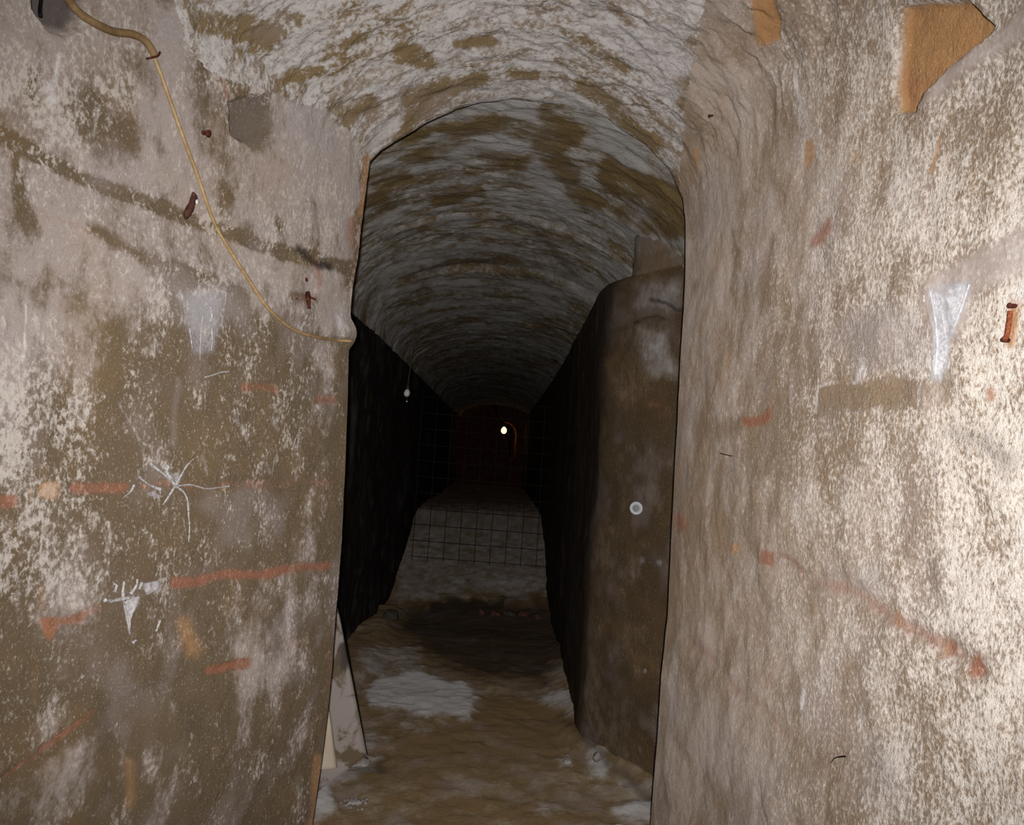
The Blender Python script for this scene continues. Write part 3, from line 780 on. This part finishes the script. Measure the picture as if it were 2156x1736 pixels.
M_CABLE = simple('yellowed_cable', (150, 122, 82), (176, 150, 108), 60, .55, bumpd=.0006)
M_SLEEVE = simple('dusty_sleeve', (116, 92, 60), (140, 114, 78), 40, .75, bumpd=.001)
M_RUST = simple('rust', (54, 26, 20), (104, 52, 36), 120, .85, .2, .002)
M_RUSTY = simple('orange_rust', (110, 50, 30), (160, 92, 60), 220, .85, .1, .0025)
M_IRON = simple('black_iron', (16, 15, 16), (34, 30, 30), 90, .6, .6, .001)
M_BROWNIRON = simple('brown_iron', (60, 36, 30), (92, 58, 46), 90, .8, .2, .002)
M_WEB = simple('dusty_web', (184, 180, 178), (212, 209, 207), 90, .95, bumpd=.001, spec=.02, alpha=(.12, .9))
M_WEBT = film_mat('thin_dusty_web', (186, 182, 184), (210, 206, 208), .08, .6)
M_WEBD = film_mat('thick_dusty_web', (196, 192, 194), (216, 212, 214), .45, 1.0)

M_WEBR = simple('white_web', (220, 220, 222), (236, 236, 238), 60, .95, bumpd=.001, spec=.02, alpha=(.05, .55))
M_WEBF = film_mat('thin_white_web', (206, 204, 210), (238, 238, 240), .35, .95)

# cable on the left wall
e = empty('electric_cable', tuple(surf(318, 118, None)[0]), 'pale beige cable sagging down the left wall to its corner', 'cable')
E0 = np.array(e.location)


def on_wall(pts, off, k=None):
    out = []
    for p in pts:
        out.append(surf(p[0], p[1], k))
    return np.array([a_ for a_, _ in out]) + np.array([b_ for _, b_ in out]) * off


thick = on_wall([(118, -30), (150, 18), (185, 45), (230, 66), (270, 72), (296, 84), (312, 104), (319, 120)], .0085)
V, Fc = tube(catmull(thick, 8), .0078, 12)
mk('sleeve', np.array(V) - E0, Fc, M_SLEEVE, e, label='thick brown sleeve at the top of the cable')
thin = on_wall([(319, 118), (335, 160), (358, 225), (385, 300), (410, 365), (432, 430), (452, 480), (485, 535), (520, 590), (556, 642), (590, 676), (622, 697), (660, 708), (700, 714), (730, 716)], np.r_[np.full(11, .006), .008, .011, .014, .016][:, None], 0)
V, Fc = tube(catmull(thin, 8), np.interp(np.linspace(0, 1, 8 * 14 + 1), [0, .5, .8, 1], [.0040, .0044, .0050, .0055]), 10)
mk('wire', np.array(V) - E0, Fc, M_CABLE, e, label='thin straw-coloured wire')

q, n = surf(318, 118)
a = np.array(on_wall([(305, 124), (318, 118), (334, 110)], .0155)); a[0] -= .012 * n; a[2] -= .012 * n
tag(mk('cable_staple', *tube(catmull(a, 6), .0022, 8), M_RUST), 'small rusty staple pinning the cable near the top of the left wall', 'staple')


def nail_in_wall(px, py, name, label, head, length, mat, tilt=(0, 0, 0), shank=.0035, k=None):
    q, n = surf(px, py, k); ax = n + np.array(tilt); ax /= np.linalg.norm(ax)
    ee = empty(name, tuple(q), label, 'nail')
    V, Fc = lathe((0, 0, 0), ax, [(-.02, shank * .8), (0, shank), (length, shank), (length + .0005, shank * .9)], 10, .15)
    mk('shank', V, Fc, mat, ee)
    V, Fc = lathe(ax * length, ax, [(-.002, head * .7), (0, head), (.003, head), (.005, head * .55)], 12, .2)
    mk('head', V, Fc, mat, ee)
    return ee


nail_in_wall(427, 279, 'rusty_nail', 'dark red rusty nail head beside the cable, below a rust streak', .0085, .014, M_RUST, (.1, 0, -.2), .005, 0)
nail_in_wall(1501, 243, 'wall_nail', 'small brown nail high on the right wall near the vault', .005, .016, M_BROWNIRON, (-.4, -.8, 0), .0032, 1)

q, n = surf(394, 432, 0)                       # iron strap end
pts = on_wall([(402, 404), (404, 416), (398, 432), (390, 448), (386, 462)], .006, 0)
ee = empty('iron_strap', tuple(q), 'dark red iron stub sticking out of the left wall beside the cable', 'iron stub')
V, Fc = tube(catmull(pts, 6) - q, np.interp(np.linspace(0, 1, 25), [0, .12, .3, .45, .6, .8, .92, 1], [.002, .006, .0085, .0068, .0095, .0088, .005, .002]), 10)
mk('shaft', V, Fc, M_BROWNIRON, ee)
V, Fc = rock(on_wall([(402, 424)], .016, 0)[0] - q, (.0035, .004, .006), 4, 2)
mk('plaster_fleck', V, Fc, simple('white_fleck', (200, 194, 190), (224, 220, 216), 80, .9), ee, label='white plaster fleck')

pts = on_wall([(634, 586), (636, 606), (637, 624), (640, 652)], .017, 0)
ee = empty('rusty_spike', tuple(pts[2]), 'rusty iron spike with a short crosspiece near the left corner', 'spike')
V, Fc = tube(catmull(pts, 6) - pts[2], np.interp(np.linspace(0, 1, 19), [0, .3, .7, 1], [.0035, .0062, .0078, .0045]), 10); mk('shaft', V, Fc, M_RUST, ee)
cp = on_wall([(616, 630), (630, 627), (646, 628), (656, 631)], .012, 0)
V, Fc = tube(catmull(cp, 5) - pts[2], np.interp(np.linspace(0, 1, 16), [0, .5, 1], [.002, .0045, .002]), 8); mk('crosspiece', V, Fc, M_BROWNIRON, ee)

pts = on_wall([(82, -40), (78, -5), (75, 18), (75, 34)], .010, 0)
tag(mk('iron_peg', *tube(catmull(pts, 5), .0032, 8), M_IRON), 'black iron peg at the top left beside the dark hollow', 'peg')

pts = on_wall([(1518, 954), (1530, 957), (1544, 960)], .003, 1)
tag(mk('straw', *tube(catmull(pts, 5), .0016, 6), M_BROWNIRON), 'thin brown straw stuck on the right wall at mid height', 'straw')
pts = on_wall([(1752, 1606), (1760, 1596), (1770, 1593), (1783, 1592)], .003, 1)
tag(mk('twig', *tube(catmull(pts, 6), np.linspace(.0006, .0016, 19), 6), M_IRON), 'black bent twig low on the right wall', 'twig')

# iron staple on the right wall
pts = on_wall([(2139, 644), (2138, 655), (2135, 680), (2131, 705), (2124, 716)], .008, 1)
ee = empty('iron_staple', tuple(pts[2]), 'orange rusty bar staple at the right edge of the right wall', 'staple')
V, Fc = tube(catmull(pts[1:], 8) - pts[2], .0036, 10); mk('bar', V, Fc, M_RUSTY, ee)
q, n = surf(2140, 650, 1); V, Fc = lathe(pts[0] - n * .012 - pts[2], n, [(-.004, .003), (.012, .0035), (.015, .0042), (.017, .002)], 10, .3); mk('prong', V, Fc, M_RUST, ee)
q, n = surf(2125, 716, 1); V, Fc = lathe(pts[4] - n * .012 - pts[2], n, [(-.004, .003), (.011, .0034), (.014, .004), (.016, .002)], 10, .3); mk('prong', V, Fc, M_RUST, ee)

# two nail heads in the impost block
for px, lab in ((1428.5, 'left one of two tiny black nail heads in the impost block'), (1437.5, 'right one of two tiny black nail heads in the impost block')):
    i = np.argmin((proj(P_ := np.array([.70, 3.50, 2.45]).reshape(1, 3))[0] - px) ** 2)
    q = at_y(px, 499, 3.50); t = (px - 1433) / 4.5
    # meet the face of the block
    A, B = np.array([.80, 3.36]), np.array([.70, 3.50])
    rr = ray(px, 499); nrm = np.array([B[1] - A[1], A[0] - B[0]]); s = nrm.dot(A - CAM[:2]) / nrm.dot(rr[:2])
    q = CAM + rr * s; nn = np.array([-nrm[0], -nrm[1], 0]) / np.linalg.norm(nrm); nn *= np.sign(-nn[1])
    tag(mk('nail_head', *lathe(q - nn * .012, nn, [(0, .004), (.018, .0055), (.026, .0065), (.029, .003)], 10, .2), M_IRON), lab, 'nail', 'nails in the impost block')


# cobwebs and dusty films: strands and skins lying a few millimetres off the plaster
def web(name, label, strands, films, mat_s=M_WEB, mat_f=M_WEBT, k=0, off=.004):
    c = surf(*strands[0][0][0], k)[0]; ee = empty(name, tuple(c), label, 'cobweb')
    for pts, w0, w1 in strands:
        p = catmull(on_wall(pts, off, k), 6) - c
        n_ = len(p); rad = np.linspace(w0, w1, n_) * (1 + .45 * np.array([vnoise(np.array([[i * .9, w0 * 900, 3.3]]), 1.0)[0] * 2 for i in range(n_)]))
        mk('strand', *tube(p, np.maximum(rad * .62, .0006), 7), mat_s, ee)
    for poly in films:
        # skin stretched between two rails
        (ra, rb) = poly; A = catmull(on_wall(ra, off * .7, k), 6); B = catmull(on_wall(rb, off * .7, k), 6)
        na, nb = len(A), 9; A = A if len(A) == len(B) else A
        B = np.stack([np.interp(np.linspace(0, 1, na), np.linspace(0, 1, len(B)), B[:, i]) for i in range(3)], 1)
        t = np.linspace(0, 1, nb)[None, :, None]; Gf = A[:, None, :] * (1 - t) + B[:, None, :] * t
        Gf = Gf + (surf(*ra[0], k)[1] * .006)[None, None, :] * (fbm(Gf.reshape(-1, 3), 60, 2).reshape(na, nb, 1))
        nrm = surf(*ra[0], k)[1] * .0012
        Va = Gf.reshape(-1, 3) - c; Fa = grid_faces(na, nb)
        V2 = np.vstack([Va, Va - nrm]); off_ = len(Va); F2 = [tuple(f) for f in Fa] + [tuple(int(i) + off_ for i in f[::-1]) for f in Fa]
        ring = [i * nb for i in range(na)] + [(na - 1) * nb + j for j in range(1, nb)] + [i * nb + nb - 1 for i in range(na - 2, -1, -1)] + [j for j in range(nb - 2, 0, -1)]
        F2 += [(ring[i], ring[(i + 1) % len(ring)], ring[(i + 1) % len(ring)] + off_, ring[i] + off_) for i in range(len(ring))]
        fo_ = mk('film', V2, F2, mat_f, ee)
        uu = np.minimum(np.arange(na), np.arange(na)[::-1])[:, None] / (na / 2.0); vv = np.minimum(np.arange(nb), np.arange(nb)[::-1])[None, :] / (nb / 2.0)
        fd = np.clip(np.minimum(uu * 2.2, vv * 1.4), 0, 1).ravel(); fd = np.r_[fd, fd]
        at_ = fo_.data.attributes.new('fade', 'FLOAT_COLOR', 'POINT'); at_.data.foreach_set('color', np.stack([fd, fd, fd, fd * 0 + 1], 1).astype(np.float32).ravel())
    return ee


S = 1.0 / F * 2.0      # metres per pixel on the left wall, about
web('cobweb', 'star-shaped dusty white cobweb in the middle of the left wall',
    [([(366, 1020), (345, 1000), (325, 985), (312, 974)], 4 * S, 5 * S), ([(366, 1022), (352, 1000), (346, 988), (352, 980)], 6 * S, 8 * S), ([(366, 1022), (378, 1000), (392, 978), (406, 964)], 5 * S, 1.2 * S),
     ([(366, 1022), (356, 1038), (347, 1052), (340, 1062)], 5 * S, 2 * S), ([(366, 1022), (384, 1036), (392, 1055), (394, 1085), (396, 1110), (394, 1140)], 4 * S, 1.6 * S),
     ([(372, 1022), (400, 1020), (430, 1028), (455, 1026), (482, 1022)], 3 * S, 3 * S), ([(288, 1002), (305, 1016), (325, 1026), (336, 1030)], 3.5 * S, 5 * S), ([(280, 1020), (270, 1036), (255, 1048)], 4 * S, 1.5 * S)],
    [([(350, 995), (358, 1010), (366, 1024)], [(378, 996), (380, 1010), (372, 1026)]), ([(300, 1040), (325, 1050)], [(320, 1030), (345, 1045)])])
web('cobweb', 'torn white cobweb hanging in a drip shape low on the left wall',
    [([(216, 1262), (232, 1264), (252, 1260), (270, 1258)], 5 * S, 6 * S), ([(256, 1262), (256, 1240), (258, 1222)], 6 * S, 3 * S), ([(272, 1250), (284, 1232), (286, 1218)], 5 * S, 3 * S), ([(290, 1240), (296, 1225)], 5 * S, 4 * S),
     ([(238, 1246), (242, 1232), (236, 1228)], 5 * S, 3 * S), ([(276, 1352), (284, 1346)], 5 * S, 3 * S), ([(326, 1328), (334, 1304)], 3 * S, 4 * S), ([(258, 1272), (264, 1300), (270, 1330)], 3 * S, 2 * S)],
    [([(248, 1258), (254, 1278), (264, 1310), (270, 1342)], [(312, 1232), (296, 1262), (276, 1300), (273, 1342)]), ([(290, 1226), (300, 1258)], [(338, 1218), (338, 1240)])], mat_f=M_WEBD)
web('cobweb', 'smeary grey cobweb film with drips above mid left wall',
    [([(430, 638), (440, 646), (443, 662), (440, 676)], 4 * S, 3 * S), ([(396, 690), (399, 712), (402, 734)], 2.4 * S, 1.2 * S), ([(443, 690), (444, 716), (442, 738)], 2.2 * S, 1.0 * S), ([(425, 660), (420, 700), (418, 760)], 2 * S, .8 * S)],
    [([(372, 612), (384, 690), (400, 755)], [(480, 605), (470, 680), (452, 755)])])
web('cobweb', 'short white flake of web right of mid left wall, pointing right',
    [([(428, 794), (446, 789), (464, 783), (480, 782)], 2.2 * S, 3.6 * S)], [])
SR = 1.35 / F
web('cobweb', 'long white torn web hanging on the bright right wall',
    [([(1962, 610), (1972, 660), (1978, 720), (1974, 790)], 3 * SR, 6 * SR), ([(1972, 608), (1988, 660), (1996, 712)], 2 * SR, 2 * SR), ([(2046, 598), (2032, 640), (2014, 690)], 4 * SR, 2 * SR), ([(1950, 622), (1950, 636)], 4 * SR, 3 * SR)],
    [([(1950, 590), (1958, 660), (1960, 740), (1955, 815)], [(1992, 590), (2008, 680), (2006, 740), (1996, 815)]), ([(1980, 590), (1990, 660), (1992, 722)], [(2060, 580), (2038, 650), (2004, 725)])], k=1, mat_s=M_WEBR, mat_f=M_WEBF)

# flash-lit dust speck in the air, added as a disc on the brown pier
i = np.argmin((PIER_PX[0] - 1341) ** 2 + (PIER_PX[1] - 1069) ** 2 + np.where(PIER_P[:, 1] > 4.2, 1e9, 0)); q = PIER_P[i]
q = CAM + ray(1341, 1069) * (q[1] / ray(1341, 1069)[1])
nn = np.array([-.86, -.5, 0]); nn /= np.linalg.norm(nn); nn = np.array([-.35, -.93, 0]); nn /= np.linalg.norm(nn)
ee = empty('dust_orb', tuple(q), 'white disc added for a flash-lit dust speck, on the brown pier behind the mouth', 'disc')
M_ORB = simple('dust_orb_white', (200, 204, 206), (214, 216, 218), 60, .7); M_ORB2 = simple('dust_orb_grey', (176, 182, 184), (186, 190, 192), 60, .8)
V, Fc = lathe(-nn * .02, nn, [(0, .022), (.034, .029), (.040, .030), (.042, .026), (.040, .022)], 28); mk('orb_rim', V, Fc, M_ORB, ee)
V, Fc = lathe(nn * .012, nn, [(0, .021), (.0065, .021), (.008, .017)], 28); mk('orb_face', V, Fc, M_ORB2, ee)

# hanging bulb, unlit
B0 = at_y(857, 826, 5.5)
ee = empty('pendant_bulb', tuple(B0), 'unlit white bulb hanging on a cord in the dark left of the passage', 'bulb')
M_GLASS = simple('white_bulb', (226, 226, 222), (236, 236, 232), 10, .35, spec=.5)
prof = [(-.030, .004), (-.028, .012), (-.020, .019), (-.008, .0225), (.004, .021), (.015, .015), (.022, .0125)]
mk('bulb', *lathe((0, 0, 0), (.10, 0, 1), [(h, x) for h, x in prof], 20), M_GLASS, ee)
mk('socket', *lathe((.002, 0, .022), (.0, 0, 1), [(0, .0125), (.004, .014), (.030, .014), (.036, .008), (.042, .004)], 16), simple('brown_socket', (52, 40, 34), (66, 52, 44), 40, .5), ee)
zc = 2.68
j = np.argmin((VAULT_P[:, 0] - B0[0]) ** 2 + (VAULT_P[:, 1] - B0[1]) ** 2 + np.where(VAULT_P[:, 2] < 2.2, 9, 0)); zc = VAULT_P[j, 2]
hgt = zc - B0[2] + .02
mk('cord', *tube(catmull([(.002, 0, .06), (.012, 0, hgt * .3), (.020, 0, hgt * .6), (.012, 0, hgt)], 8), .0022, 8), simple('cord_grey', (96, 92, 80), (112, 106, 92), 30, .8, spec=.05), ee)
mk('highlight_dot', *lathe((.003, 0, -.068), (0, 0, 1), [(0, .002), (.003, .0065), (.008, .0065), (.011, .002)], 12), M_GLASS, ee)  # bright bead added for a small highlight below the bulb
mk('dot_thread', *tube([(.003, 0, -.058), (.002, 0, -.028)], .0012, 6), simple('dot_thread_grey', (90, 86, 80), (110, 104, 96), 30, .8), ee)  # thread added to hold the highlight bead

# lit lamp in the niche of the end wall
L0 = at_y(1061, 905, EY + .25)
ee = empty('wall_lamp', tuple(L0), 'glowing yellow lamp in the niche at the far end of the passage', 'lamp')
em = NT('glowing_glass'); em.b.inputs['Base Color'].default_value = s2l((255, 220, 150)); em.b.inputs['Emission Color'].default_value = (1.0, .62, .20, 1); em.b.inputs['Emission Strength'].default_value = 4.0
mk('globe', *lathe((0, 0, -.085), (0, 0, 1), [(0, .012), (.012, .04), (.05, .064), (.09, .066), (.125, .05), (.15, .028), (.165, .02)], 24), em.mat, ee)
mk('holder', *lathe((0, 0, .075), (0, 0, 1), [(0, .024), (.03, .028), (.05, .02), (.06, .01)], 16), M_IRON, ee)
mk('hanger', *tube([(0, 0, .13), (0, .02, .22), (.02, .10, .40), (.02, .16, .75)], .008, 8), M_IRON, ee)
li = bpy.data.lights.new('lamp_light', 'POINT'); li.energy = 1.9; li.color = (1, .40, .14); li.shadow_soft_size = .05
lo = bpy.data.objects.new('lamp_light', li); C.objects.link(lo); lo.location = L0 + np.array([0.0, .02, -.10])

# wire mesh across the passage at the foot of the ramp
MY = 8.15
ee = empty('wire_mesh_gate', (0, MY, floor_z(-.1, MY)), 'dark square wire mesh standing across the passage below the lamp', 'mesh fence')
zb = floor_z(-.1, MY)
xl, xr = -.80, .56
vert, hor = [], []
for x in np.arange(xl, xr + .01, .160):
    vert.append(tube([(x, .01 * math.sin(x * 9), .02), (x + .004, 0, .5), (x - .004, .01, 1.0), (x, 0, 1.75)], .0034, 8))
for k, z in enumerate(np.arange(.05, 1.76, .165)):
    hor.append(tube([(xl - .03, .012, z + .012), (-.4, .016, z), (.1, .012, z - .006), (xr + .03, .014, z - .016)], .0034, 8))
M_WIRE = simple('dark_wire', (52, 48, 46), (70, 65, 60), 60, .85, .0, spec=.05)
for q in vert: mk('upright_wire', *q, M_WIRE, ee)
for q in hor: mk('cross_wire', *q, M_WIRE, ee)

# boards leaning behind the left corner
def slab(corners, thick, nx_=14, ny_=30, bow=0.0):
    c = [np.array(p, float) for p in corners]            # bl, br, tr, tl
    a, b = np.linspace(0, 1, nx_), np.linspace(0, 1, ny_)
    n = np.cross(c[1] - c[0], c[3] - c[0]); n /= np.linalg.norm(n)
    Gf = np.zeros((nx_, ny_, 3))
    for i, s_ in enumerate(a):
        for j_, t_ in enumerate(b):
            Gf[i, j_] = (c[0] * (1 - s_) + c[1] * s_) * (1 - t_) + (c[3] * (1 - s_) + c[2] * s_) * t_ + n * bow * math.sin(math.pi * t_)
    A = Gf.reshape(-1, 3); o = len(A); V = np.vstack([A, A - n * thick]); Fa = grid_faces(nx_, ny_)
    F2 = [tuple(f) for f in Fa] + [tuple(int(i) + o for i in f[::-1]) for f in Fa]
    ring = [i * ny_ for i in range(nx_)] + [(nx_ - 1) * ny_ + j_ for j_ in range(1, ny_)] + [i * ny_ + ny_ - 1 for i in range(nx_ - 2, -1, -1)] + [j_ for j_ in range(ny_ - 2, 0, -1)]
    F2 += [(ring[i], ring[(i + 1) % len(ring)], ring[(i + 1) % len(ring)] + o, ring[i] + o) for i in range(len(ring))]
    return V, F2


mb = NT('stained_board'); o_ = mb.obj()
n1 = mb.noise(o_, 9, 6, .6, .5); n2 = mb.noise(mb.mapv(o_, (1, 1, .4)), 5, 4, .6)
cc = mb.mix(mb.step(n1, .46, .56), s2l((158, 147, 140)), s2l((104, 88, 66))); cc = mb.mix(mb.math('MULTIPLY', mb.step(n2, .52, .60), .85), cc, s2l((60, 52, 52)))
mb.set(mb.b, 'Base Color', cc); mb.b.inputs['Roughness'].default_value = .8; mb.bump(mb.noise(o_, 80, 4, .6), .0008, .6)
BY = 3.15
bl, br, tp = at_y(640, 1640, BY - .05), at_y(778, 1545, BY + .02), at_y(711, 1280, BY + .10)
tl = at_y(690, 1290, BY + .12)
bl[2] = floor_z(bl[0], bl[1]) - .01
V, Fc = slab([bl, at_y(772, 1590, BY), tp, tl], .012, bow=.0)
# give the free edge its curve
V = np.array(V)
mk('stained_board', V, Fc, mb.mat, label='stained pale triangular board leaning behind the left corner', category='board')
c1, c2, c3, c4 = at_y(650, 1622, BY - .14), at_y(709, 1616, BY - .14), at_y(693, 1494, BY - .10), at_y(680, 1480, BY - .10)
mk('cream_board', *slab([c1, c2, c3, c4], .010, 8, 14), simple('cream_board', (196, 180, 158), (206, 190, 168), 12, .7), label='small clean cream board in front of the stained board', category='board')

# loose bits on the floor
M_LUMP = simple('plaster_lump', (150, 142, 136), (190, 184, 180), 30, .95, bumpd=.004)
M_RED = simple('brick_crumb', (84, 50, 40), (118, 84, 66), 30, .95, bumpd=.004)
M_STONE = simple('grey_stone', (76, 70, 64), (104, 98, 90), 24, .95, bumpd=.004)
for px, py, sz, mat, nm, lab, cat in (
        (735, 1612, (.085, .05, .026), M_LUMP, 'plaster_lump', 'long pale plaster lump on the floor beside the cream board', 'rubble'),
        (1196, 1606, (.026, .016, .009), M_LUMP, 'plaster_lump', 'small pale plaster lump alone on the brown floor at right', 'rubble'),
        (1256, 1600, (.024, .03, .026), M_LUMP, 'plaster_lump', 'upright plaster lump at the foot of the brown pier', 'rubble'),
        (1012, 1291, (.035, .03, .03), M_RED, 'brick_piece', 'leftmost reddish brick piece on the dark step', 'rubble'),
        (1040, 1296, (.05, .04, .03), M_RED, 'brick_piece', 'dark red brick piece second from left on the step', 'rubble'),
        (1070, 1296, (.06, .05, .035), M_STONE, 'stone', 'grey stone in the middle of the rubble on the step', 'rubble'),
        (1100, 1296, (.06, .05, .04), M_RED, 'brick_piece', 'tan brick piece right of the grey stone on the step', 'rubble'),
        (1132, 1302, (.05, .04, .03), M_RED, 'brick_piece', 'low brick piece at the right end of the step rubble', 'rubble'),
        (1170, 1300, (.05, .05, .04), M_STONE, 'stone', 'dull stone against the right wall beside the step rubble', 'rubble'),
        (825, 1302, (.07, .06, .05), M_STONE, 'stone', 'pale stone at the left end of the dark step', 'rubble')):
    p = floor_at(px, py)
    V, Fc = rock((p[0], p[1], p[2] + sz[2] * .45), sz, int(px) % 97, 3)
    tag(mk(nm, V, Fc, mat), lab, cat)
# a spill of crumbled plaster, past counting
parts = []
for k in range(90):
    a_, r_ = random.random() * 6.283, abs(random.gauss(0, .5))
    c_ = floor_at(745, 1694); x_, y_ = c_[0] + .055 * r_ * math.cos(a_) * 1.1, c_[1] + .06 * r_ * math.sin(a_)
    s_ = random.uniform(.004, .009); parts.append(rock((x_, y_, floor_z(x_, y_) + s_ * .5 + .012 * max(0, 1 - r_)), (s_, s_ * .9, s_ * .7), k + 3, 1))
mk('plaster_crumbs', *join(*parts), M_LUMP, kind='stuff', label='spill of crumbled white plaster on the floor near the left corner', category='rubble')

# ------------------------------------------------------------------ light: the camera's own flash, the far lamp, near-black air
fl = bpy.data.lights.new('camera_flash', 'SPOT'); fl.energy = 280.0; fl.spot_size = math.radians(99); fl.spot_blend = 1.0; fl.shadow_soft_size = .012; fl.color = (1.0, .965, .95)
fo = bpy.data.objects.new('camera_flash', fl); C.objects.link(fo); fo.location = CAM + np.array([.0, -.12, .0])
dirv = ray(1110, 880); fo.rotation_euler = mathutils.Vector(dirv).to_track_quat('-Z', 'Y').to_euler()
wd = bpy.data.worlds.new('world'); bpy.context.scene.world = wd; wd.use_nodes = True
wd.node_tree.nodes['Background'].inputs[0].default_value = (.55, .4, .7, 1); wd.node_tree.nodes['Background'].inputs[1].default_value = .004
sc = bpy.context.scene
sc.view_settings.view_transform = 'Standard'; sc.view_settings.look = 'None'; sc.view_settings.gamma = 1.0; sc.view_settings.use_curve_mapping = False
sc.view_settings.exposure = 0.0
sc.cycles.max_bounces = 3; sc.cycles.diffuse_bounces = 2; sc.cycles.glossy_bounces = 1; sc.cycles.transparent_max_bounces = 20
sc.cycles.use_adaptive_sampling = True; sc.cycles.adaptive_threshold = .025; sc.cycles.adaptive_min_samples = 12
